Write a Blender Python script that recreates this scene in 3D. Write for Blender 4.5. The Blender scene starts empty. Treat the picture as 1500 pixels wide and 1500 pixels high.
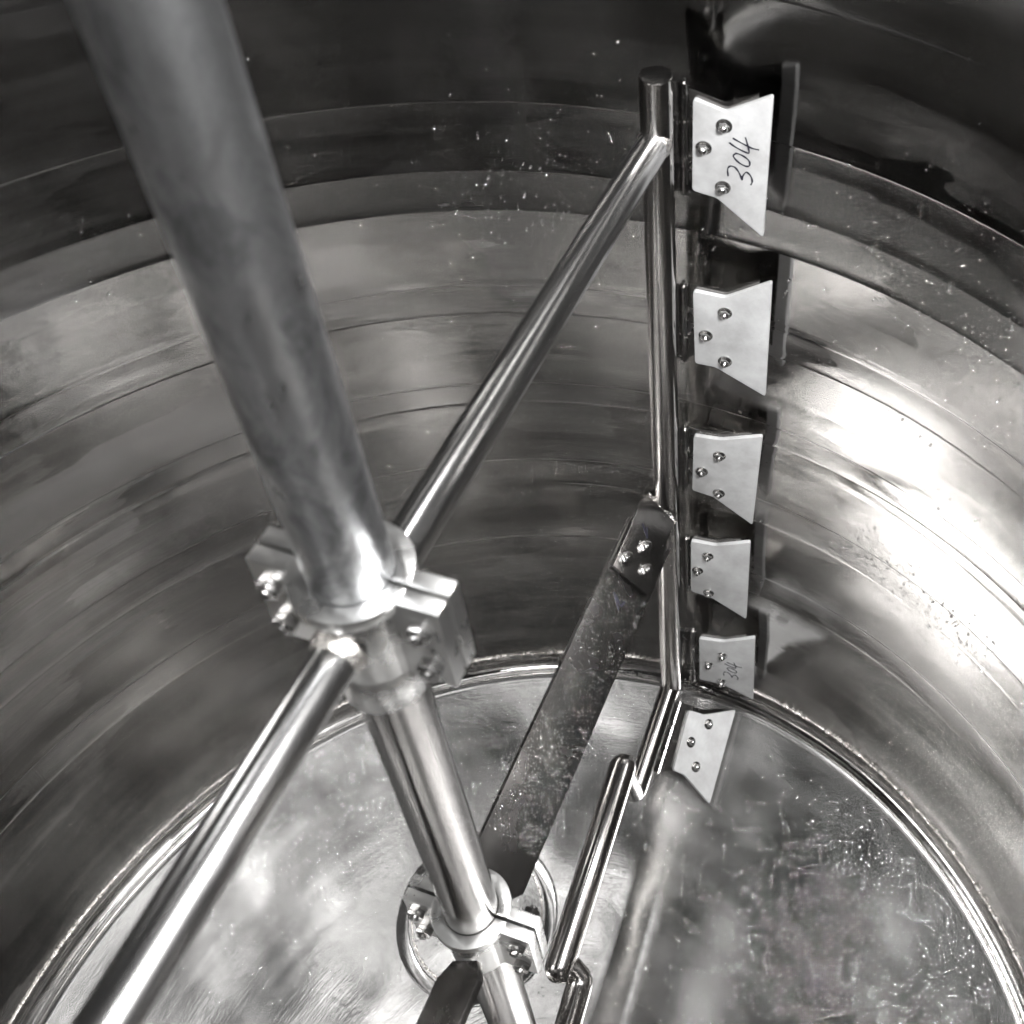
import bpy, bmesh, math, random
from mathutils import Vector, Matrix
R = math.radians
PI = math.pi
random.seed(7)
scene = bpy.context.scene
COL = scene.collection

# ------------------------------------------------------------------ camera
cam_d = bpy.data.cameras.new('camera')
cam = bpy.data.objects.new('camera', cam_d)
COL.objects.link(cam)
M = Matrix(((0.824321, 0.383322, -0.416605), (-0.5654, 0.594609, -0.571632), (0.028598, 0.706757, 0.706878)))
cam.matrix_world = Matrix.Translation((0.0, -0.56747, 2.57902)) @ M.to_4x4()
cam_d.sensor_width = 36.0
cam_d.lens = 1745.5 / 1500 * 36.0
cam_d.shift_x = -335.2 / 1500
cam_d.shift_y = -255.8 / 1500
cam_d.clip_start = 0.02
cam_d.clip_end = 60
cam_d.dof.use_dof = True
cam_d.dof.focus_distance = 2.0
cam_d.dof.aperture_fstop = 5.0
scene.camera = cam

# ------------------------------------------------------------------ world, lamps, exposure
w = bpy.data.worlds.new('World')
scene.world = w
w.use_nodes = True
bg = w.node_tree.nodes['Background']
bg.inputs[0].default_value = (0.9, 0.86, 0.82, 1)
bg.inputs[1].default_value = 0.012

def area(name, loc, target, size, power, color=(1, 1, 1), shape='DISK', size_y=None):
    d = bpy.data.lights.new(name, 'AREA')
    d.shape = shape
    d.size = size
    if size_y: d.size_y = size_y
    d.energy = power
    d.color = color
    o = bpy.data.objects.new(name, d)
    COL.objects.link(o)
    o.location = loc
    v = Vector(target) - Vector(loc)
    o.rotation_euler = v.to_track_quat('-Z', 'Y').to_euler()
    return o

area('key_lamp', (0.5, -0.8, 2.9), (0.25, -0.4, 0.0), 0.32, 115.0, (1.0, 0.995, 0.99))
area('glare_lamp', (0.37, -0.89, 2.9), (0.2, -0.4, 0.0), 0.22, 40.0, (1.0, 0.995, 0.99))  # unseen lamp added to widen the glare on the right wall
area('left_lamp', (-0.6, -0.45, 2.9), (-0.3, -0.22, 0.0), 0.16, 6.5, (1.0, 0.985, 0.97))  # unseen fill added overhead, fitted to the wall tones
area('side_lamp', (0.6, -0.45, 2.9), (0.3, -0.2, 0.0), 0.14, 4.0, (1.0, 0.99, 0.98))  # added out of frame to feed the right wall's hot spot
area('streak_lamp', (0.6, 0.45, 2.9), (0.3, 0.22, 0.0), 0.05, 9.0, (1.0, 0.99, 0.98))  # unseen lamp added to draw a bright streak on the wall
area('far_lamp', (0.45, 0.38, 2.9), (0.2, 0.2, 0.0), 0.14, 1.0, (1.0, 0.99, 0.98))  # weak unseen lamp added to lift the tank bottom
area('centre_lamp', (0.0, 0.45, 2.9), (0.0, 0.22, 0.0), 0.14, 0.6, (1.0, 0.99, 0.98))  # added overhead to brighten the clamp tops, no such source seen
area('rear_lamp', (0.0, -0.42, 2.9), (0.0, -0.2, 0.0), 0.12, 1.3, (1.0, 0.985, 0.97))  # added above the camera to brighten a strip of the left wall
scene.view_settings.view_transform = 'Standard'
scene.view_settings.look = 'None'
scene.view_settings.exposure = 0.0
scene.view_settings.gamma = 1.0
scene.render.engine = 'CYCLES'
scene.cycles.max_bounces = 14
scene.cycles.glossy_bounces = 10
scene.cycles.transmission_bounces = 6
scene.cycles.caustics_reflective = True
scene.cycles.blur_glossy = 0.3

# ------------------------------------------------------------------ materials
class NT:
    def __init__(s, name):
        s.m = bpy.data.materials.new(name)
        s.m.use_nodes = True
        s.t = s.m.node_tree
        s.b = s.t.nodes['Principled BSDF']
    def n(s, typ, **kw):
        o = s.t.nodes.new(typ)
        for k, v in kw.items():
            if k.startswith('i_'): o.inputs[int(k[2:])].default_value = v
            else: setattr(o, k, v)
        return o
    def l(s, a, b): s.t.links.new(a, b)
    def math(s, op, a, b=None):
        o = s.n('ShaderNodeMath', operation=op)
        for i, x in enumerate((a, b)):
            if x is None: continue
            if isinstance(x, (int, float)): o.inputs[i].default_value = x
            else: s.l(x, o.inputs[i])
        return o.outputs[0]
    def noise(s, vec, scale, detail=3, rough=0.5, dist=0.0):
        o = s.n('ShaderNodeTexNoise')
        o.inputs['Scale'].default_value = scale
        o.inputs['Detail'].default_value = detail
        o.inputs['Roughness'].default_value = rough
        o.inputs['Distortion'].default_value = dist
        s.l(vec, o.inputs['Vector'])
        return o.outputs['Fac']
    def ramp(s, fac, stops):
        o = s.n('ShaderNodeValToRGB')
        e = o.color_ramp.elements
        while len(e) < len(stops): e.new(0.5)
        for i, (p, c) in enumerate(stops):
            e[i].position = p
            e[i].color = (c, c, c, 1) if isinstance(c, (int, float)) else (*c, 1)
        s.l(fac, o.inputs[0])
        return o.outputs[0]
    def map(s, fac, a, b, c, d):
        o = s.n('ShaderNodeMapRange')
        o.inputs[1].default_value = a; o.inputs[2].default_value = b
        o.inputs[3].default_value = c; o.inputs[4].default_value = d
        s.l(fac, o.inputs[0])
        return o.outputs[0]
    def bump(s, height, strength, dist, normal=None):
        o = s.n('ShaderNodeBump')
        o.inputs['Strength'].default_value = strength
        o.inputs['Distance'].default_value = dist
        s.l(height, o.inputs['Height'])
        if normal: s.l(normal, o.inputs['Normal'])
        return o.outputs[0]

def cyl_coords(k):
    tc = k.n('ShaderNodeTexCoord')
    sp = k.n('ShaderNodeSeparateXYZ')
    k.l(tc.outputs['Object'], sp.inputs[0])
    ang = k.math('ARCTAN2', sp.outputs[1], sp.outputs[0])
    rad = k.math('SQRT', k.math('ADD', k.math('MULTIPLY', sp.outputs[0], sp.outputs[0]), k.math('MULTIPLY', sp.outputs[1], sp.outputs[1])))
    return tc, sp, ang, rad

def vec(k, a, b, c):
    o = k.n('ShaderNodeCombineXYZ')
    for i, x in enumerate((a, b, c)):
        if isinstance(x, (int, float)): o.inputs[i].default_value = x
        else: k.l(x, o.inputs[i])
    return o.outputs[0]

def mix(k, f, a, b):
    o = k.n('ShaderNodeMix', data_type='RGBA')
    for i, x in ((0, f), (6, a), (7, b)):
        if isinstance(x, (int, float)): o.inputs[i].default_value = x
        elif isinstance(x, tuple): o.inputs[i].default_value = (*x, 1)
        else: k.l(x, o.inputs[i])
    return o.outputs[2]

def wall_steel(name='brushed_wall_steel', dk=1.0, rough=0.0):
    k = NT(name)
    tc, sp, ang, rad = cyl_coords(k)
    z = sp.outputs[2]
    info = k.n('ShaderNodeObjectInfo')
    rnd = info.outputs['Random']
    fine = vec(k, k.math('MULTIPLY', ang, 5.0), k.math('MULTIPLY', z, 420.0), k.math('MULTIPLY', rnd, 50))
    mid = vec(k, k.math('MULTIPLY', ang, 2.2), k.math('MULTIPLY', z, 55.0), k.math('MULTIPLY', rnd, 20))
    big = vec(k, k.math('MULTIPLY', ang, 3.0), k.math('MULTIPLY', z, 7.0), k.math('MULTIPLY', rnd, 9))
    nf = k.noise(fine, 1.0, 4, 0.6)
    nm = k.noise(mid, 1.0, 3, 0.55)
    nb = k.noise(big, 1.0, 3, 0.5, 0.4)
    blot = k.noise(tc.outputs['Object'], 7.0, 4, 0.55)
    # colour: neutral steel, slightly warm stains, small dark pits
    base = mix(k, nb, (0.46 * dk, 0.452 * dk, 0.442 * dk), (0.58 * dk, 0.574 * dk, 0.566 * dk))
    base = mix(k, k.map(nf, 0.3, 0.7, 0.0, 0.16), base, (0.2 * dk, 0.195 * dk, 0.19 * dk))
    pit = k.n('ShaderNodeTexVoronoi'); pit.inputs['Scale'].default_value = 48
    k.l(vec(k, k.math('MULTIPLY', ang, 1.0), k.math('MULTIPLY', z, 1.9), 0.0), pit.inputs['Vector'])
    pm = k.ramp(k.noise(vec(k, ang, z, 3.3), 4.0, 2), [(0.45, 0.0), (0.62, 1.0)])
    spot = k.math('MULTIPLY', k.ramp(pit.outputs['Distance'], [(0.07, 1.0), (0.13, 0.0)]), pm)
    pc = k.n('ShaderNodeTexWhiteNoise', noise_dimensions='3D'); k.l(pit.outputs['Position'], pc.inputs['Vector'])
    spot = k.math('MULTIPLY', spot, k.math('GREATER_THAN', pc.outputs['Value'], 0.62))
    base = mix(k, k.math('MULTIPLY', spot, 0.75), base, (0.09, 0.08, 0.07))
    k.l(base, k.b.inputs['Base Color'])
    k.b.inputs['Metallic'].default_value = 1
    r = k.math('ADD', k.map(rnd, 0, 1, 0.085 + rough, 0.14 + rough), k.map(nm, 0.3, 0.7, -0.03, 0.03))
    r = k.math('ADD', r, k.map(blot, 0.35, 0.7, -0.03, 0.05))
    # polishing passes: patches of unequal finish
    pv = k.n('ShaderNodeTexVoronoi', distance='CHEBYCHEV'); pv.inputs['Scale'].default_value = 1.0
    wob = k.noise(vec(k, k.math('MULTIPLY', ang, 3.0), k.math('MULTIPLY', z, 30.0), 0.0), 2.0, 3, 0.6)
    k.l(vec(k, k.math('ADD', k.math('MULTIPLY', ang, 3.6), k.math('MULTIPLY', wob, 0.35)), k.math('MULTIPLY', z, 11.0), 0.0), pv.inputs['Vector'])
    ps = k.n('ShaderNodeSeparateXYZ'); k.l(pv.outputs['Color'], ps.inputs[0])
    r = k.math('ADD', r, k.map(ps.outputs[0], 0, 1, -0.045, 0.075))
    k.l(mix(k, k.map(ps.outputs[1], 0, 1, 0.0, 0.30), base, (0.22 * dk, 0.215 * dk, 0.21 * dk)), k.b.inputs['Base Color'])
    k.l(k.math('MAXIMUM', r, 0.045), k.b.inputs['Roughness'])
    k.b.inputs['Anisotropic'].default_value = 0.9
    k.l(vec(k, 0.0, 0.0, 1.0), k.b.inputs['Tangent'])
    b1 = k.bump(nf, 0.12, 0.0004)
    b2 = k.bump(nm, 0.035, 0.0008, b1)
    b3 = k.bump(blot, 0.12, 0.004, b2)
    k.l(b3, k.b.inputs['Normal'])
    return k.m

def bottom_steel():
    k = NT('wet_bottom_steel')
    tc, sp, ang, rad = cyl_coords(k)
    v = tc.outputs['Object']
    blot = k.noise(v, 3.2, 5, 0.55, 0.4)
    blot2 = k.noise(v, 13.0, 4, 0.6, 0.6)
    arc = k.noise(vec(k, k.math('MULTIPLY', rad, 260.0), k.math('MULTIPLY', ang, 3.0), 0.0), 1.0, 4, 0.65)
    arc2 = k.noise(vec(k, k.math('MULTIPLY', rad, 30.0), k.math('MULTIPLY', ang, 2.5), 4.0), 1.0, 3, 0.6)
    k.l(mix(k, blot, (0.34, 0.337, 0.333), (0.46, 0.456, 0.45)), k.b.inputs['Base Color'])
    k.b.inputs['Metallic'].default_value = 1
    r = k.math('ADD', k.map(blot, 0.35, 0.65, 0.12, 0.20), k.map(arc2, 0.35, 0.65, -0.01, 0.02))
    k.l(r, k.b.inputs['Roughness'])
    b1 = k.bump(arc, 0.16, 0.0005)
    b2 = k.bump(blot2, 0.06, 0.003, b1)
    b3 = k.bump(blot, 0.05, 0.008, b2)
    k.l(b3, k.b.inputs['Normal'])
    return k.m

def steel(name, col, r0, r1, scale=9, bstr=0.1, aniso=0.0, stretch=None, bdist=0.001, stain=0.0):
    k = NT(name)
    tc = k.n('ShaderNodeTexCoord')
    v = tc.outputs['Object']
    if stretch:
        mp = k.n('ShaderNodeMapping'); mp.inputs['Scale'].default_value = stretch
        k.l(v, mp.inputs[0]); v = mp.outputs[0]
    nz = k.noise(v, scale, 5, 0.6, 0.5)
    n2 = k.noise(tc.outputs['Object'], scale * 6, 4, 0.6)
    if stain:
        c = mix(k, k.ramp(nz, [(0.42, 0.0), (0.62, 1.0)]), col, tuple(x * (1 - stain) for x in col))
        k.l(c, k.b.inputs['Base Color'])
    else: k.b.inputs['Base Color'].default_value = (*col, 1)
    k.b.inputs['Metallic'].default_value = 1
    k.l(k.map(nz, 0.3, 0.7, r0, r1), k.b.inputs['Roughness'])
    b = k.bump(nz, bstr, bdist * 3)
    b = k.bump(n2, bstr * 0.7, bdist * 0.4, b)
    k.l(b, k.b.inputs['Normal'])
    return k.m

def plastic():
    k = NT('white_scraper_plastic')
    tc = k.n('ShaderNodeTexCoord')
    nz = k.noise(tc.outputs['Object'], 14, 5, 0.65)
    n2 = k.noise(tc.outputs['Object'], 140, 3, 0.6)
    c = mix(k, k.ramp(nz, [(0.35, 0.0), (0.7, 1.0)]), (0.33, 0.333, 0.336), (0.22, 0.22, 0.22))
    c = mix(k, k.ramp(n2, [(0.68, 0.0), (0.76, 1.0)]), c, (0.25, 0.24, 0.23))
    k.l(c, k.b.inputs['Base Color'])
    k.b.inputs['Roughness'].default_value = 0.42
    k.l(k.bump(n2, 0.12, 0.0006), k.b.inputs['Normal'])
    return k.m

def plain(name, col, rough=0.5, metal=0.0):
    k = NT(name)
    k.b.inputs['Base Color'].default_value = (*col, 1)
    k.b.inputs['Roughness'].default_value = rough
    k.b.inputs['Metallic'].default_value = metal
    return k.m

def water():
    k = NT('water_drop')
    k.b.inputs['Base Color'].default_value = (1, 1, 1, 1)
    k.b.inputs['Roughness'].default_value = 0.10
    k.b.inputs['Metallic'].default_value = 0.5
    k.b.inputs['IOR'].default_value = 1.33
    k.b.inputs['Transmission Weight'].default_value = 1.0
    return k.m

MW = wall_steel()
MWU = wall_steel('darker_upper_wall_steel', 0.42, 0.02)  # wall steel with a much darker base colour, for the upper bands
MB_ = bottom_steel()
MPIPE = steel('polished_pipe_steel', (0.52, 0.507, 0.495), 0.10, 0.19, 6, 0.10, stretch=(1, 1, 0.35))
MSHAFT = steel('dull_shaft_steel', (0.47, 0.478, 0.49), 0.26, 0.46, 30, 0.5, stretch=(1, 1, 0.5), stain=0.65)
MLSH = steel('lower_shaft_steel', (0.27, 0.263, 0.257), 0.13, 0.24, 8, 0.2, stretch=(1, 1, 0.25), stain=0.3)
MCLAMP = steel('satin_clamp_steel', (0.62, 0.62, 0.615), 0.24, 0.34, 20, 0.2)
MARM = steel('satin_arm_steel', (0.56, 0.557, 0.553), 0.17, 0.29, 8, 0.1, stretch=(0.3, 1, 1))
MPLATE = steel('stained_plate_steel', (0.27, 0.262, 0.255), 0.16, 0.32, 14, 0.25, stain=0.3)
MBOLT = steel('bolt_steel', (0.5, 0.495, 0.49), 0.14, 0.24, 40, 0.1)
MDARK = steel('dark_hinge_steel', (0.2, 0.195, 0.19), 0.14, 0.3, 30, 0.15)
MWELD = steel('weld_bead_steel', (0.52, 0.50, 0.48), 0.16, 0.32, 60, 0.6, bdist=0.003)
MWHITE = plastic()
MINK = plain('marker_ink', (0.004, 0.004, 0.012), 0.5)
MWATER = water()
MOUT = plain('outer_tank_steel', (0.3, 0.3, 0.3), 0.5, 1.0)

# ------------------------------------------------------------------ helpers
def new_obj(name, bm, mat, parent=None, smooth=True, auto=22):
    me = bpy.data.meshes.new(name)
    bmesh.ops.recalc_face_normals(bm, faces=bm.faces)
    bm.to_mesh(me); bm.free()
    me.materials.append(mat)
    for p in me.polygons: p.use_smooth = smooth
    if smooth and auto:
        me.set_sharp_from_angle(angle=R(auto))
    o = bpy.data.objects.new(name, me)
    COL.objects.link(o)
    if parent: o.parent = parent
    return o

def empty(name, loc=(0, 0, 0), rz=0.0):
    o = bpy.data.objects.new(name, None)
    COL.objects.link(o)
    o.location = loc; o.rotation_euler = (0, 0, rz)
    o.empty_display_size = 0.1
    return o

def tag(o, label=None, cat=None, kind=None, group=None):
    if label: o['label'] = label
    if cat: o['category'] = cat
    if kind: o['kind'] = kind
    if group: o['group'] = group
    return o

def frame_to(axis):
    z = Vector(axis).normalized()
    x = z.orthogonal().normalized()
    y = z.cross(x)
    return Matrix((x, y, z)).transposed()

def lathe_axis(bm, a, b, prof, seg=32, cap=True):
    """revolve (t along axis in metres from a, radius) profile about a->b"""
    a = Vector(a); b = Vector(b)
    F = frame_to(b - a)
    rings = []
    for t, r in prof:
        rings.append([bm.verts.new(a + F @ Vector((r * math.cos(2 * PI * i / seg), r * math.sin(2 * PI * i / seg), t))) for i in range(seg)])
    for q, s in zip(rings, rings[1:]):
        for i in range(seg):
            bm.faces.new((q[i], q[(i + 1) % seg], s[(i + 1) % seg], s[i]))
    if cap:
        bm.faces.new(rings[0][::-1]); bm.faces.new(rings[-1])

def rod(bm, a, b, r, seg=32, bev=0.0, steps=1):
    L = (Vector(b) - Vector(a)).length
    pr = []
    if bev: pr += [(0, r - bev), (bev * 0.3, r - bev * 0.3), (bev, r)]
    else: pr += [(0, r)]
    for i in range(1, steps): pr.append((L * i / steps, r))
    if bev: pr += [(L - bev, r), (L - bev * 0.3, r - bev * 0.3), (L, r - bev)]
    else: pr += [(L, r)]
    lathe_axis(bm, a, b, pr, seg)

def capsule(bm, a, b, r, seg=32, n=7):
    a = Vector(a); b = Vector(b); L = (b - a).length
    pr = []
    for i in range(n + 1):
        t = PI / 2 * i / n
        pr.append((-r * math.cos(t) , max(r * math.sin(t), 0.0004)))
    for i in range(n + 1):
        t = PI / 2 * i / n
        pr.append((L + r * math.sin(t), max(r * math.cos(t), 0.0004)))
    lathe_axis(bm, a, b, pr, seg)

def tube_path(bm, pts, r, seg=24, cap=True):
    """tube through points with round mitred bends"""
    pts = [Vector(p) for p in pts]
    rings = []
    prev = None
    for i, p in enumerate(pts):
        d0 = (p - pts[i - 1]).normalized() if i else (pts[1] - p).normalized()
        d1 = (pts[i + 1] - p).normalized() if i < len(pts) - 1 else d0
        d = (d0 + d1).normalized()
        if prev is None: x = d.orthogonal().normalized()
        else: x = (prev - d * prev.dot(d)).normalized()
        prev = x
        y = d.cross(x)
        rings.append([bm.verts.new(p + (x * math.cos(2 * PI * k / seg) + y * math.sin(2 * PI * k / seg)) * r) for k in range(seg)])
    for q, s in zip(rings, rings[1:]):
        for k in range(seg):
            bm.faces.new((q[k], q[(k + 1) % seg], s[(k + 1) % seg], s[k]))
    if cap:
        bm.faces.new(rings[0][::-1]); bm.faces.new(rings[-1])

def prism(bm, outline, O, U, V, W, t0, t1, bev=0.0):
    """extrude 2-D outline (u,v) placed at O+uU+vV from t0 to t1 along W"""
    O, U, V, W = Vector(O), Vector(U), Vector(V), Vector(W)
    sub = bmesh.new()
    lo = [sub.verts.new(O + U * u + V * v + W * t0) for u, v in outline]
    hi = [sub.verts.new(O + U * u + V * v + W * t1) for u, v in outline]
    n = len(lo)
    sub.faces.new(lo[::-1]); sub.faces.new(hi)
    for i in range(n): sub.faces.new((lo[i], lo[(i + 1) % n], hi[(i + 1) % n], hi[i]))
    if bev:
        bmesh.ops.recalc_face_normals(sub, faces=sub.faces)
        es = [e for e in sub.edges if e.is_manifold and e.calc_face_angle(0) > R(25)]
        bmesh.ops.bevel(sub, geom=es, offset=bev, segments=2, profile=0.6, affect='EDGES', clamp_overlap=True)
    me = bpy.data.meshes.new('tmp'); sub.to_mesh(me); sub.free(); bm.from_mesh(me); bpy.data.meshes.remove(me)

def round_outline(pts, r, n=4):
    out = []
    N = len(pts)
    for i in range(N):
        p = Vector(pts[i]); a = Vector(pts[i - 1]); b = Vector(pts[(i + 1) % N])
        da = (a - p); db = (b - p)
        rr = min(r, da.length * 0.4, db.length * 0.4)
        s = p + da.normalized() * rr; e = p + db.normalized() * rr
        for k in range(n + 1):
            t = k / n
            out.append(tuple((1 - t) ** 2 * s + 2 * t * (1 - t) * p + t * t * e))
    return out

def hexbolt(bm, p, d, rh=0.0085, hh=0.007, dome=False, shank=0.0, washer=True):
    """hex nut with stud end (or dome) at p pointing along d"""
    p = Vector(p); d = Vector(d).normalized()
    F = frame_to(d)
    t = 0
    if washer:
        lathe_axis(bm, p, p + d, [(0, rh * 1.35), (0.0014, rh * 1.35)], 20); t = 0.0014
    hexo = [(rh * math.cos(PI / 3 * i), rh * math.sin(PI / 3 * i)) for i in range(6)]
    prism(bm, hexo, p, F @ Vector((1, 0, 0)), F @ Vector((0, 1, 0)), d, t, t + hh, 0.0008)
    if dome:
        rr = rh * 0.78
        lathe_axis(bm, p, p + d, [(t + hh - 0.0005, rr)] + [(t + hh + rr * math.sin(a), max(rr * math.cos(a), 0.0003)) for a in [PI / 2 * i / 6 for i in range(7)]], 16)
    else:
        lathe_axis(bm, p, p + d, [(t + hh - 0.001, rh * 0.5), (t + hh + 0.004, rh * 0.5), (t + hh + 0.005, rh * 0.4)], 14)
    if shank:
        lathe_axis(bm, p - d * shank, p, [(0, rh * 0.5), (shank, rh * 0.5)], 12)

def ribbon(bm, pts3, nrm, wd, thick=0.0005):
    """a pen stroke: thin ribbon following pts3 lying on a surface with normal nrm"""
    nrm = Vector(nrm).normalized()
    P = [Vector(p) for p in pts3]
    # smooth with catmull-rom
    Q = []
    for i in range(len(P) - 1):
        p0 = P[max(i - 1, 0)]; p1 = P[i]; p2 = P[i + 1]; p3 = P[min(i + 2, len(P) - 1)]
        for k in range(5):
            t = k / 5
            Q.append(0.5 * ((2 * p1) + (p2 - p0) * t + (2 * p0 - 5 * p1 + 4 * p2 - p3) * t * t + (3 * p1 - p0 - 3 * p2 + p3) * t ** 3))
    Q.append(P[-1])
    prev = None
    for i, q in enumerate(Q):
        d = (Q[min(i + 1, len(Q) - 1)] - Q[max(i - 1, 0)])
        if d.length < 1e-7: d = Vector((1, 0, 0))
        s = nrm.cross(d.normalized()) * wd * (0.5 + 0.15 * math.sin(i * 0.9))
        ring = [bm.verts.new(q - s), bm.verts.new(q - s + nrm * thick), bm.verts.new(q + s + nrm * thick), bm.verts.new(q + s)]
        if prev:
            for a, b in ((0, 1), (1, 2), (2, 3)):
                bm.faces.new((prev[a], prev[b], ring[b], ring[a]))
        prev = ring

# ------------------------------------------------------------------ tank
tank = empty('mixing_tank')
tag(tank, 'large brushed stainless steel tank seen from inside, with banded round wall and wet dished bottom', 'tank')

def ovality(phi, s):
    return 0.0012 * math.sin(2 * phi + s) + 0.0006 * math.sin(5 * phi + 2 * s) + 0.00035 * math.sin(11 * phi + 3 * s)

edges = [0.045, 0.16, 0.28, 0.445, 0.515, 0.622, 0.693, 0.768, 0.90, 0.932, 0.985, 1.06, 1.16, 1.222, 1.238, 1.383, 1.461, 1.585, 1.69, 1.803, 1.93, 2.10, 2.30, 2.52, 2.75]
tilts = [-0.3, 0.7, -0.5, 0.9, -0.8, 0.6, -0.9, 0.4, 1.2, -0.7, 0.5, -0.4, 0.9, -1.0, 0.35, -0.7, 0.8, -0.5, 0.4, -1.0, 0.5, -0.4, 0.6, -0.5]
NPHI = 288
rb = random.Random(3)
roff = 0.0
for bi in range(len(edges) - 1):
    z0, z1 = edges[bi], edges[bi + 1]
    H = z1 - z0
    bm = bmesh.new()
    s = rb.uniform(0, 6); bulge = rb.uniform(-0.0010, 0.0010)
    tl = math.tan(R(tilts[bi] * 0.85))
    cu = (1.0 if round(z0, 3) in (0.445, 0.693, 0.932, 1.16, 1.383, 1.461, 1.803) else 0.0)
    prof = [(0.0, 0.0009 * cu), (0.0018, 0.00035 * cu), (0.004, 0.0)]
    m = 6
    inner = [(0.004 + (H - 0.008) * k / m, 0.0) for k in range(1, m)]
    prof = prof + inner + [(H - 0.004, 0.0), (H - 0.0018, 0.0001 * cu), (H, 0.0003 * cu)]
    rings = []
    for zz, dr in prof:
        t = zz / H
        ring = []
        for i in range(NPHI):
            ph = 2 * PI * i / NPHI
            wob = 0.0009 * math.sin(3 * ph + s * 2 + t * 2) * t * (1 - t)
            r = 1.0 - dr + roff + t * H * tl + bulge * 4 * t * (1 - t) + ovality(ph, 1.0) * 0.6 + wob
            ring.append(bm.verts.new((r * math.cos(ph), r * math.sin(ph), z0 + zz)))
        rings.append(ring)
    for q, q2 in zip(rings, rings[1:]):
        for i in range(NPHI):
            bm.faces.new((q[i], q2[i], q2[(i + 1) % NPHI], q[(i + 1) % NPHI]))
    roff += H * tl
    me = bpy.data.meshes.new('wall_band'); bm.to_mesh(me); bm.free()
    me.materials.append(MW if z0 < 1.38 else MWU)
    for p in me.polygons: p.use_smooth = True
    o = bpy.data.objects.new('wall_band', me); COL.objects.link(o); o.parent = tank

# knuckle + dished bottom
DEPTH = 0.2
def dish(x, y):
    """height of the bottom, with the slight buckles of hammered plate"""
    r = math.hypot(x, y)
    wav = (0.003 * math.sin(6.9 * x + 1) * math.sin(6.3 * y) + 0.0005 * math.sin(17 * x + 9 * y) + 0.0003 * math.sin(31 * y - 22 * x + 1.3) + 0.0002 * math.sin(47 * x + 2))
    return -DEPTH * (1 - min(r * r / 0.97 ** 2, 1.0)) + wav * min(1, max(0.0, (0.97 - r) * 8))
bm = bmesh.new()
prof = [(1.0, 0.05)] + [(0.974 + 0.026 * math.cos(a), 0.03 - 0.028 * math.sin(a)) for a in [PI / 2 * i / 8 for i in range(9)]]
rings = [[bm.verts.new((r * math.cos(2 * PI * i / NPHI), r * math.sin(2 * PI * i / NPHI), z)) for i in range(NPHI)] for r, z in prof]
for q, q2 in zip(rings, rings[1:]):
    for i in range(NPHI): bm.faces.new((q[i], q[(i + 1) % NPHI], q2[(i + 1) % NPHI], q2[i]))
new_obj('knuckle', bm, MW, tank, auto=0)
bm = bmesh.new()
rings = []
rr = [0.976, 0.97] + [0.97 * (1 - k / 90) for k in range(1, 90)]
for r in rr:
    ring = []
    for i in range(NPHI):
        ph = 2 * PI * i / NPHI
        x, y = r * math.cos(ph), r * math.sin(ph)
        z = dish(x, y)
        ring.append(bm.verts.new((x, y, z)))
    rings.append(ring)
for q, q2 in zip(rings, rings[1:]):
    for i in range(NPHI): bm.faces.new((q[i], q[(i + 1) % NPHI], q2[(i + 1) % NPHI], q2[i]))
c = bm.verts.new((0, 0, dish(0, 0)))
for i in range(NPHI): bm.faces.new((rings[-1][i], rings[-1][(i + 1) % NPHI], c))
new_obj('dished_bottom', bm, MB_, tank, auto=0)

def torus_path(bm, fn, n, rx, rz, seg=10):
    prev = first = None
    for i in range(n):
        p, out, up, wv = fn(2 * PI * i / n)
        ring = [bm.verts.new(p + out * (rx * wv * math.cos(2 * PI * k / seg)) + up * (rz * math.sin(2 * PI * k / seg))) for k in range(seg)]
        if prev:
            for k in range(seg): bm.faces.new((prev[k], prev[(k + 1) % seg], ring[(k + 1) % seg], ring[k]))
        else: first = ring
        prev = ring
    for k in range(seg): bm.faces.new((prev[k], prev[(k + 1) % seg], first[(k + 1) % seg], first[k]))

def rimfn(rad_, zz, amp):
    def f(a):
        rr_ = random.Random(int(a * 4000))
        d = Vector((math.cos(a), math.sin(a), 0))
        return d * rad_ + Vector((0, 0, zz)), d, Vector((0, 0, 1)), 1 + amp * rr_.uniform(-1, 1)
    return f
bm = bmesh.new(); torus_path(bm, rimfn(0.972, 0.001, 0.06), 500, 0.0036, 0.0034); new_obj('rim_weld', bm, MPIPE, tank, auto=0)
bm = bmesh.new(); torus_path(bm, rimfn(0.9985, 0.048, 0.08), 700, 0.003, 0.003, 8); new_obj('wall_weld', bm, MWELD, tank, auto=0)
# outlet ring in the bottom
def ringfn(cx, cy, rad_, amp, dz):
    def f(a):
        x, y = cx + rad_ * math.cos(a), cy + rad_ * math.sin(a)
        rr_ = random.Random(int(a * 4000))
        return Vector((x, y, dish(x, y) + dz)), Vector((math.cos(a), math.sin(a), 0)), Vector((0, 0, 1)), 1 + amp * rr_.uniform(-1, 1)
    return f
bm = bmesh.new(); torus_path(bm, ringfn(0.125, 0.485, 0.158, 0.05, 0.001), 200, 0.014, 0.0008)
orr = new_obj('outlet_ring', bm, MB_, tank, auto=0)
bm = bmesh.new(); torus_path(bm, ringfn(0.125, 0.485, 0.138, 0.1, 0.0), 160, 0.0025, 0.0006); new_obj('ring_weld', bm, MWELD, orr, auto=0)
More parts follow.
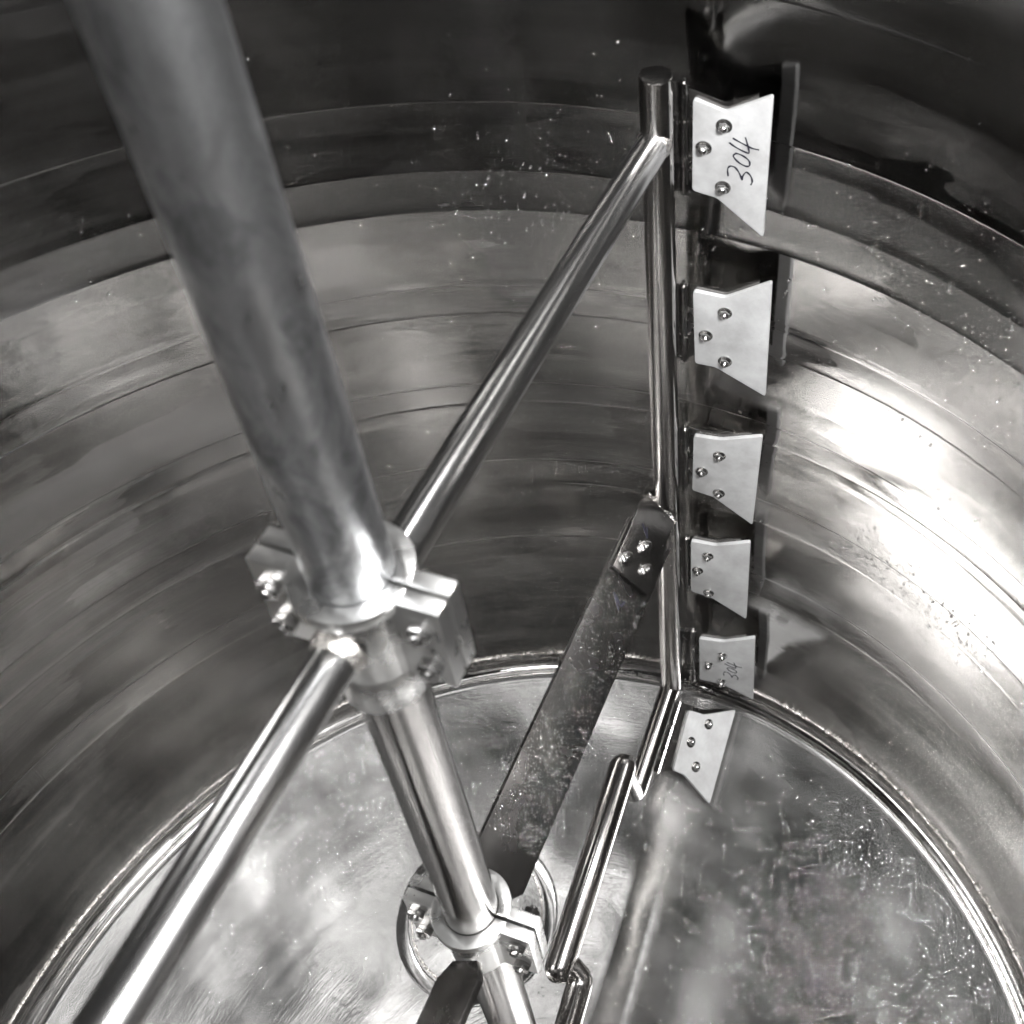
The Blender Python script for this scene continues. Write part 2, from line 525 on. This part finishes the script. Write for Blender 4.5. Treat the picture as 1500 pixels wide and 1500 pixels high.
# outer shell closes the joints between bands
bm = bmesh.new()
pro = [(1.006, 0.0), (1.006, 2.752), (1.0, 2.752), (1.0, 2.75)]
pro = [(0.98, -0.02), (1.008, 0.0), (1.008, 2.755), (0.9975, 2.755), (0.9975, 2.748)]
rings = [[bm.verts.new((r * math.cos(2 * PI * i / 128), r * math.sin(2 * PI * i / 128), z)) for i in range(128)] for r, z in pro]
for q, q2 in zip(rings, rings[1:]):
    for i in range(128): bm.faces.new((q[i], q[(i + 1) % 128], q2[(i + 1) % 128], q2[i]))
new_obj('outer_shell', bm, MOUT, tank)
# ------------------------------------------------------------------ agitator (local x = along the arms, z = up)
AX = (0.07551, 0.10329, 0.0)
agi = empty('anchor_agitator', AX, R(38.2385))
tag(agi, 'polished steel agitator with central shaft, clamped arms, flat paddles and white bolted scrapers', 'agitator')
RT = 0.776
def pair(builder):
    """build a piece on the +x side and its twin on the -x side (half turn about the shaft)"""
    o = builder()
    dup(o)
    return o
def dup(o, parent=None):
    c = o.copy(); COL.objects.link(c)
    if parent: c.parent = parent
    else:
        c.parent = agi
        c.matrix_parent_inverse = Matrix.Identity(4)
        c.matrix_basis = Matrix.Rotation(PI, 4, 'Z') @ o.matrix_basis
    for ch in [x for x in list(COL.objects) if x.parent == o]:
        dup(ch, c)
    return c

bm = bmesh.new(); rod(bm, (0, 0, 1.50), (0, 0, 3.05), 0.0380, 48, steps=12); new_obj('shaft', bm, MSHAFT, agi)
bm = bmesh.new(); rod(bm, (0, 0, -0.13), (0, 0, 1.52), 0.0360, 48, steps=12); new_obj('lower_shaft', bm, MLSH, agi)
bm = bmesh.new(); lathe_axis(bm, (0, 0, -0.2), (0, 0, 0), [(0, 0.06), (0.05, 0.06), (0.055, 0.055), (0.09, 0.048), (0.1, 0.04)], 40); new_obj('foot_bearing', bm, MCLAMP, agi)

def clamp(z0, z1, zf0, ri, ro, fy, ft, bolts):
    """two half shells with flanges"""
    for sgn in (-1, 1):
        bm = bmesh.new()
        out = []
        a0 = math.asin((ft + 0.004) / ro)
        g = 0.0018
        out.append((g, -fy)); out.append((ft, -fy))
        # outer arc from -y side round to +y side
        n = 22
        st = -PI / 2 + a0; en = PI / 2 - a0
        out.append((ft, -(ro * math.cos(a0) + 0.006)))
        for i in range(n + 1):
            a = st + (en - st) * i / n
            out.append((ro * math.cos(a), ro * math.sin(a)))
        out.append((ft, ro * math.cos(a0) + 0.006))
        out.append((ft, fy)); out.append((g, fy))
        for i in range(n + 1):
            a = PI / 2 - PI * i / n
            out.append((max(ri * math.cos(a), g), ri * math.sin(a)))
        prism(bm, out, (0, 0, 0), (sgn, 0, 0), (0, 1, 0), (0, 0, 1), zf0, z1, 0.0012)
        # thick lip round the top
        lip = []
        for i in range(n + 1):
            a = -PI / 2 + PI * i / n
            lip.append((max((ro + 0.010) * math.cos(a), g + 0.0004), (ro + 0.010) * math.sin(a)))
        for i in range(n + 1):
            a = PI / 2 - PI * i / n
            lip.append((max((ri + 0.0006) * math.cos(a), g + 0.0004), (ri + 0.0006) * math.sin(a)))
        prism(bm, lip, (0, 0, 0), (sgn, 0, 0), (0, 1, 0), (0, 0, 1), z1 - 0.014, z1 + 0.0012, 0.0012)
        # plain sleeve below the flanges
        if z0 < zf0:
            o2 = []
            for i in range(n + 1):
                a = -PI / 2 + PI * i / n
                o2.append((max((ri + 0.0055) * math.cos(a), g), (ri + 0.0055) * math.sin(a)))
            for i in range(n + 1):
                a = PI / 2 - PI * i / n
                o2.append((max(ri * math.cos(a), g), ri * math.sin(a)))
            prism(bm, o2, (0, 0, 0), (sgn, 0, 0), (0, 1, 0), (0, 0, 1), z0, zf0 + 0.0, 0.0012)
        half = new_obj('clamp_half', bm, MCLAMP, agi)
        for sy in (-1, 1):
            for zb in bolts:
                bm = bmesh.new()
                yb = sy * 0.0745
                if sgn < 0: hexbolt(bm, (-ft, yb, zb), (-1, 0, 0), 0.0130, 0.010, shank=0.03, washer=False)
                else: hexbolt(bm, (ft, yb, zb), (1, 0, 0), 0.0130, 0.010, washer=True)
                new_obj('bolt', bm, MBOLT, half)
clamp(1.505, 1.685, 1.565, 0.0382, 0.0460, 0.094, 0.019, (1.655, 1.595))
clamp(0.745, 0.880, 0.755, 0.0362, 0.0440, 0.094, 0.018, (0.855, 0.785))

# arms, one to each side, with a weld collar at either end
def arm():
    bm = bmesh.new(); rod(bm, (0.040, 0, 1.62), (RT - 0.012, 0, 1.62), 0.0226, 40, steps=8)
    o = new_obj('arm', bm, MARM, agi)
    bm = bmesh.new()
    F = 0.0195
    lathe_axis(bm, (0.0435, 0, 1.62), (0.06, 0, 1.62), [(0, 0.0275), (0.005, 0.0270), (0.009, 0.0245), (0.013, 0.0225)], 32, cap=False)
    new_obj('weld', bm, MWELD, o)
    bm = bmesh.new()
    lathe_axis(bm, (RT - 0.016, 0, 1.62), (RT - 0.05, 0, 1.62), [(-0.008, 0.0246), (-0.002, 0.0244), (0.003, 0.0236), (0.007, 0.0225)], 32, cap=False)
    new_obj('weld', bm, MWELD, o)
    return o
pair(arm)
def post():
    bm = bmesh.new()
    rod(bm, (RT, 0, 0.14), (RT, 0, 1.722), 0.0230, 40, 0.0015, steps=10)
    return new_obj('post', bm, MPIPE, agi)
pair(post)
def elbow():
    bm = bmesh.new()
    bmesh.ops.create_uvsphere(bm, u_segments=32, v_segments=16, radius=0.0222, matrix=Matrix.Translation((RT, 0, 0.143)))
    tube_path(bm, [(RT, 0, 0.143), (0.66, 0, 0.108), (0.553, 0, 0.076)], 0.0215, 32)
    bmesh.ops.create_uvsphere(bm, u_segments=32, v_segments=16, radius=0.0215, matrix=Matrix.Translation((0.553, 0, 0.076)))
    return new_obj('bottom_bar', bm, MPIPE, agi)
pair(elbow)
def offset_bar():
    bm = bmesh.new()
    capsule(bm, (0.500, 0.002, 0.285), (0.140, -0.012, 0.215), 0.0270)
    o = new_obj('offset_bar', bm, MPIPE, agi)
    bm = bmesh.new()
    rod(bm, (0.543, 0.000, 0.078), (0.503, 0.002, 0.27), 0.0185, 24)
    new_obj('stub', bm, MPIPE, o)
    bm = bmesh.new()
    tube_path(bm, [(0.150, -0.012, 0.215), (0.150, -0.036, 0.205), (0.142, -0.055, 0.19)], 0.018, 24)
    new_obj('stub', bm, MPIPE, o)
    bm = bmesh.new()
    capsule(bm, (0.134, -0.052, 0.185), (0.030, -0.052, 0.12), 0.0245)
    new_obj('inner_bar', bm, MPIPE, o)
    return o
pair(offset_bar)

# paddle: flat bar pitched 45 degrees, bolted to a bracket on the post
S2 = math.sqrt(0.5)
PO = Vector((0, 0.006, 0.806)); PU = Vector((1, 0, 0)); PV = Vector((0, S2, S2)); PW = Vector((0, -S2, S2))
def paddle():
    bm = bmesh.new()
    out = [(0.046, -0.030), (0.058, -0.040), (0.070, -0.051), (0.700, -0.051), (0.700, 0.053), (0.070, 0.053), (0.056, 0.040), (0.046, 0.030)]
    prism(bm, out, PO, PU, PV, PW, -0.005, 0.005, 0.0012)
    o = new_obj('paddle', bm, MPLATE, agi)
    bm = bmesh.new()
    for st in ([(.5578, .0206), (.536, -.0028)], [(.5578, .0206), (.5448, -.0032), (.536, -.0028)][:2], [(.5448, -.004), (.5573, -.008)]):
        ribbon(bm, [PO + PU * a + PV * b + PW * 0.0051 for a, b in st], PW, 0.0032)
    new_obj('marking', bm, MINK, o)
    return o
pair(paddle)
def bracket():
    bm = bmesh.new()
    out = [(0.758, -0.030), (0.592, -0.040), (0.592, 0.047), (0.775, 0.052), (0.790, 0.03), (0.79, -0.022)]
    prism(bm, out, PO, PU, PV, PW, 0.0065, 0.0135, 0.001)
    o = new_obj('bracket', bm, MPLATE, agi)
    for a, b in ((0.6203, 0.0352 - 0.004), (0.664, 0.006), (0.6275, -0.0148)):
        bm = bmesh.new(); hexbolt(bm, PO + PU * a + PV * b + PW * 0.0135, PW, 0.0105, 0.009, shank=0.02)
        new_obj('bolt', bm, MBOLT, o)
    bm = bmesh.new()
    for st in ([(.6989, .0293), (.685, .0136), (.683, .0092), (.6989, .0186)], [(.6617, .0205), (.675, .0042)]):
        ribbon(bm, [PO + PU * a + PV * b + PW * 0.0137 for a, b in st], PW, 0.003)
    new_obj('marking', bm, MINK, o)
    # weld fillet to post
    bm = bmesh.new()
    tube_path(bm, [PO + PU * a + PV * b + PW * 0.012 for a, b in ((0.752, -0.034), (0.756, -0.01), (0.757, 0.02), (0.757, 0.045))], 0.0045, 10)
    new_obj('weld', bm, MWELD, o)
    return o
pair(bracket)

# scrapers ------------------------------------------------------------
a72 = R(82)
SH = Vector((math.cos(a72), -math.sin(a72), 0)); SN = Vector((-math.sin(a72), -math.cos(a72), 0)); SZ = Vector((0, 0, 1))
SA = Vector((RT + 0.03, -0.005, 0))
W1 = [[(0.0852, 1.5508), (0.0843, 1.5631), (0.088, 1.5687), (0.0952, 1.5671), (0.1013, 1.5577), (0.1055, 1.5471), (0.1059, 1.5536), (0.1109, 1.5615), (0.1175, 1.5554), (0.1198, 1.5461), (0.1178, 1.5402)], [(0.0933, 1.5902), (0.0921, 1.5854), (0.1001, 1.5764), (0.1105, 1.5717), (0.115, 1.574), (0.1141, 1.5816), (0.1062, 1.5883), (0.0971, 1.5916), (0.0933, 1.5902)], [(0.0852, 1.6086), (0.0969, 1.6008), (0.1123, 1.5946), (0.1127, 1.6016), (0.1077, 1.6206)], [(0.0901, 1.6166), (0.1017, 1.6106), (0.1171, 1.6037), (0.1273, 1.6022)]]
W5 = [[(u * 0.92 + 0.027, (v - 1.565) * 0.9 + 0.178) for u, v in st] for st in W1]

def scraper(outline, bolts, hinge, O, U, V, W, words=None, label=None, dome=False, hu=0.019, lugs=True):
    """steel holder (part) with white blade, bolts, hinge barrels, writing as sub-parts. (u,v) in O,U,V; W faces the viewer"""
    O, U, V, W = Vector(O), Vector(U), Vector(V), Vector(W)
    bm = bmesh.new()
    ho = [(u * 1.0 - 0.004 if i in (0, 5) else u - 0.004, v + (0.010 if i in (0, 1, 2) else 0.006)) for i, (u, v) in enumerate(outline)]
    ho[0] = (hu + 0.006, ho[0][1]); ho[5] = (hu + 0.006, ho[5][1])
    ho[3] = (outline[3][0] - 0.02, outline[3][1] + 0.045)
    ho[2] = (outline[2][0] - 0.02, outline[2][1] - 0.004)
    prism(bm, ho, O, U, V, W, -0.0115, -0.0085, 0.0006)
    o = new_obj('scraper_holder', bm, MPLATE, agi)
    bm = bmesh.new()
    prism(bm, round_outline(outline, 0.006), O, U, V, W, -0.008, 0.0, 0.0011)
    bl = new_obj('scraper_blade', bm, MWHITE, o)
    if label: bl['label'] = label
    for u, v in bolts:
        bm = bmesh.new(); hexbolt(bm, O + U * u + V * v, W, 0.0085, 0.0058, dome=dome, shank=0.012)
        new_obj('bolt', bm, MBOLT, o)
    h0, h1 = hinge
    bm = bmesh.new()
    n = 3
    for i in range(n):
        za = h0 + (h1 - h0) * i / n + 0.0012; zb = h0 + (h1 - h0) * (i + 1) / n - 0.0012
        rod(bm, O + U * hu + V * za - W * 0.006, O + U * hu + V * zb - W * 0.006, 0.0066, 16, 0.0008)
    rod(bm, O + U * hu + V * (h0 - 0.005) - W * 0.006, O + U * hu + V * (h1 + 0.007) - W * 0.006, 0.0035, 12, 0.0008)
    new_obj('hinge', bm, MDARK, o)
    bm = bmesh.new()
    prism(bm, [(0.0, h0 + 0.002), (hu, h0 + 0.002), (hu, h1 - 0.002), (0.0, h1 - 0.002)], O, U, V, W, -0.0085, -0.0045, 0.0006)
    new_obj('hinge_leaf', bm, MDARK, o)
    if words:
        bm = bmesh.new()
        for st in words: ribbon(bm, [O + U * a + V * b + W * 0.0002 for a, b in st], W, 0.0021)
        wo = new_obj('writing', bm, MINK, o)
    return o
SC = [
 ([(0.0345, 1.6719), (0.0786, 1.6562), (0.143, 1.691), (0.1397, 1.4462), (0.0695, 1.5089), (0.0335, 1.517)], [(0.078, 1.6351), (0.0499, 1.5947), (0.0781, 1.53)], (1.5074, 1.6947), W1, 'white plastic blade with the number 304 written on it in pen, topmost', True, 0.0206),
 ([(0.0346, 1.3196), (0.0852, 1.3142), (0.157, 1.3597), (0.1577, 1.1021), (0.0723, 1.1563), (0.038, 1.1593)], [(0.0858, 1.2834), (0.0558, 1.2278), (0.088, 1.174)], (1.1585, 1.3268), None, None, False, 0.0184),
 ([(0.0358, 0.9732), (0.0834, 0.9725), (0.1575, 0.998), (0.1488, 0.7395), (0.0733, 0.8077), (0.0334, 0.8187)], [(0.0828, 0.931), (0.051, 0.8791), (0.0833, 0.8224)], (0.8109, 0.986), None, None, False, 0.0188),
 ([(0.0306, 0.6563), (0.0793, 0.653), (0.1468, 0.6817), (0.1476, 0.4096), (0.0747, 0.469), (0.0304, 0.4819)], [(0.0648, 0.617), (0.0444, 0.5619), (0.0674, 0.4871)], (0.4694, 0.6604), None, 'speckled white plastic blade', False, 0.0198),
 ([(0.0482, 0.3017), (0.102, 0.3039), (0.1689, 0.3406), (0.1741, 0.0772), (0.1053, 0.1233), (0.0505, 0.1301)], [(0.1, 0.2495), (0.0701, 0.2024), (0.1004, 0.137)], (0.1092, 0.3276), W5, 'small white plastic blade with a pen scribble reading 304, near the foot of the post', True, 0.0333),
]
for out, bolts, hg, words, lab, dome, hu in SC:
    o = scraper(out, bolts, hg, SA, SH, SZ, SN, words, lab, dome, hu)
    dup(o)
# scraper on the sloping bottom bar
a50 = R(50)
aa = Vector((-0.94, 0, -0.34)).normalized(); dn = Vector((0.34, 0, -0.94)).normalized()
h6 = math.cos(a50) * dn + math.sin(a50) * Vector((0, -1, 0)); n6 = aa.cross(h6).normalized()
if n6.z < 0: n6 = -n6
A6 = Vector((RT, 0, 0.15)) + 0.03 * h6
# local frame (u along h6, v along -aa so that "up" matches the others)
o = scraper([(0.037, -0.041), (0.079, -0.038), (0.156, -0.002), (0.160, -0.212), (0.075, -0.173), (0.044, -0.172)], [(0.096, -0.054), (0.065, -0.104), (0.096, -0.149)], (-0.19, -0.03), A6, h6, -aa, n6, None, None, True, 0.012)
dup(o)

# ------------------------------------------------------------------ water droplets
rd = random.Random(11)
def drop_mesh(bm, p, nrm, r, flat=0.55):
    F = frame_to(nrm)
    sq = rd.uniform(0.8, 1.25)
    n = 8
    rings = []
    for a in (0, 0.5, 1.0):
        rings.append([bm.verts.new(p + F @ Vector((r * sq * math.cos(a) * math.cos(2 * PI * i / n), r / sq * math.cos(a) * math.sin(2 * PI * i / n), r * flat * math.sin(a)))) for i in range(n)])
    top = bm.verts.new(p + F @ Vector((0, 0, r * flat)))
    for q, s in zip(rings, rings[1:]):
        for i in range(n): bm.faces.new((q[i], q[(i + 1) % n], s[(i + 1) % n], s[i]))
    for i in range(n): bm.faces.new((rings[-1][i], rings[-1][(i + 1) % n], top))
    bm.faces.new(rings[0][::-1])
bm = bmesh.new()
clusters = [  # cx, cy, spread x, spread y, count, rmin, rmax
 (0.78, -0.10, 0.12, 0.14, 4200, 0.0015, 0.0042), (0.66, -0.02, 0.12, 0.13, 3600, 0.0012, 0.0028), (0.70, 0.12, 0.10, 0.10, 350, 0.0013, 0.0026),
 (0.90, -0.02, 0.03, 0.06, 60, 0.0016, 0.0036), (0.84, 0.10, 0.05, 0.04, 60, 0.0016, 0.003),
 (0.03, 0.88, 0.12, 0.07, 2400, 0.0013, 0.0024), (0.26, 0.83, 0.09, 0.10, 4500, 0.0014, 0.0028), (-0.10, 0.84, 0.10, 0.10, 900, 0.0012, 0.0022),
 (-0.2, 0.76, 0.14, 0.14, 1100, 0.0012, 0.0022), (0.15, 0.65, 0.18, 0.14, 1300, 0.0012, 0.0022), (0.5, 0.4, 0.22, 0.22, 1500, 0.0011, 0.0021), (0.45, 0.65, 0.14, 0.12, 1000, 0.0011, 0.0021)]
grid = {}
for cx, cy, sx, sy, n, r0, r1 in clusters:
    for _ in range(n):
        x = rd.gauss(cx, sx); y = rd.gauss(cy, sy)
        if x * x + y * y > 0.95 ** 2: continue
        r = r0 + (r1 - r0) * rd.random() ** 2.4
        gx, gy = int(x / 0.011), int(y / 0.011)
        if any((x - q[0]) ** 2 + (y - q[1]) ** 2 < (1.12 * (r + q[2])) ** 2 for a in (-1, 0, 1) for b in (-1, 0, 1) for q in grid.get((gx + a, gy + b), ())): continue
        grid.setdefault((gx, gy), []).append((x, y, r))
        g = 2 * DEPTH / 0.97 ** 2
        drop_mesh(bm, Vector((x, y, dish(x, y) - 0.0002)), Vector((-g * x, -g * y, 1)), r, 0.48)
d = new_obj('water_droplets', bm, MWATER, None, auto=0)
tag(d, 'clear water droplets scattered in patches over the dished tank bottom', 'water droplets', 'stuff')
bm = bmesh.new()
for _ in range(2600):
    ph = rd.choice((rd.gauss(R(8), R(9)), rd.gauss(R(52), R(6)), rd.gauss(R(12), R(7)), rd.uniform(R(-5), R(110))))
    zc = rd.choice((rd.gauss(1.4, 0.08), rd.gauss(1.35, 0.14), rd.gauss(0.75, 0.05), rd.uniform(0.1, 1.7)))
    if zc < 0.06 or zc > 1.9: continue
    p = Vector((0.9985 * math.cos(ph), 0.9985 * math.sin(ph), zc))
    drop_mesh(bm, p, -Vector((math.cos(ph), math.sin(ph), 0)), 0.0008 + 0.0018 * rd.random() ** 2.2, 0.5)
d = new_obj('wall_droplets', bm, MWATER, None, auto=0)
tag(d, 'tiny water droplets clinging to the upright brushed tank wall', 'water droplets', 'stuff')
bm = bmesh.new()
for _ in range(1800):
    a = rd.uniform(0.09, 0.58) if rd.random() < .7 else rd.gauss(0.22, 0.08); b = rd.uniform(-0.048, 0.05)
    if not 0.12 < a < 0.58: continue
    p = PO + PU * a + PV * b + PW * 0.0052
    drop_mesh(bm, p, PW, 0.0005 + 0.0013 * rd.random() ** 2.5, 0.5)
dd = new_obj('droplets', bm, MWATER, agi, auto=0)
dd['kind'] = 'stuff'
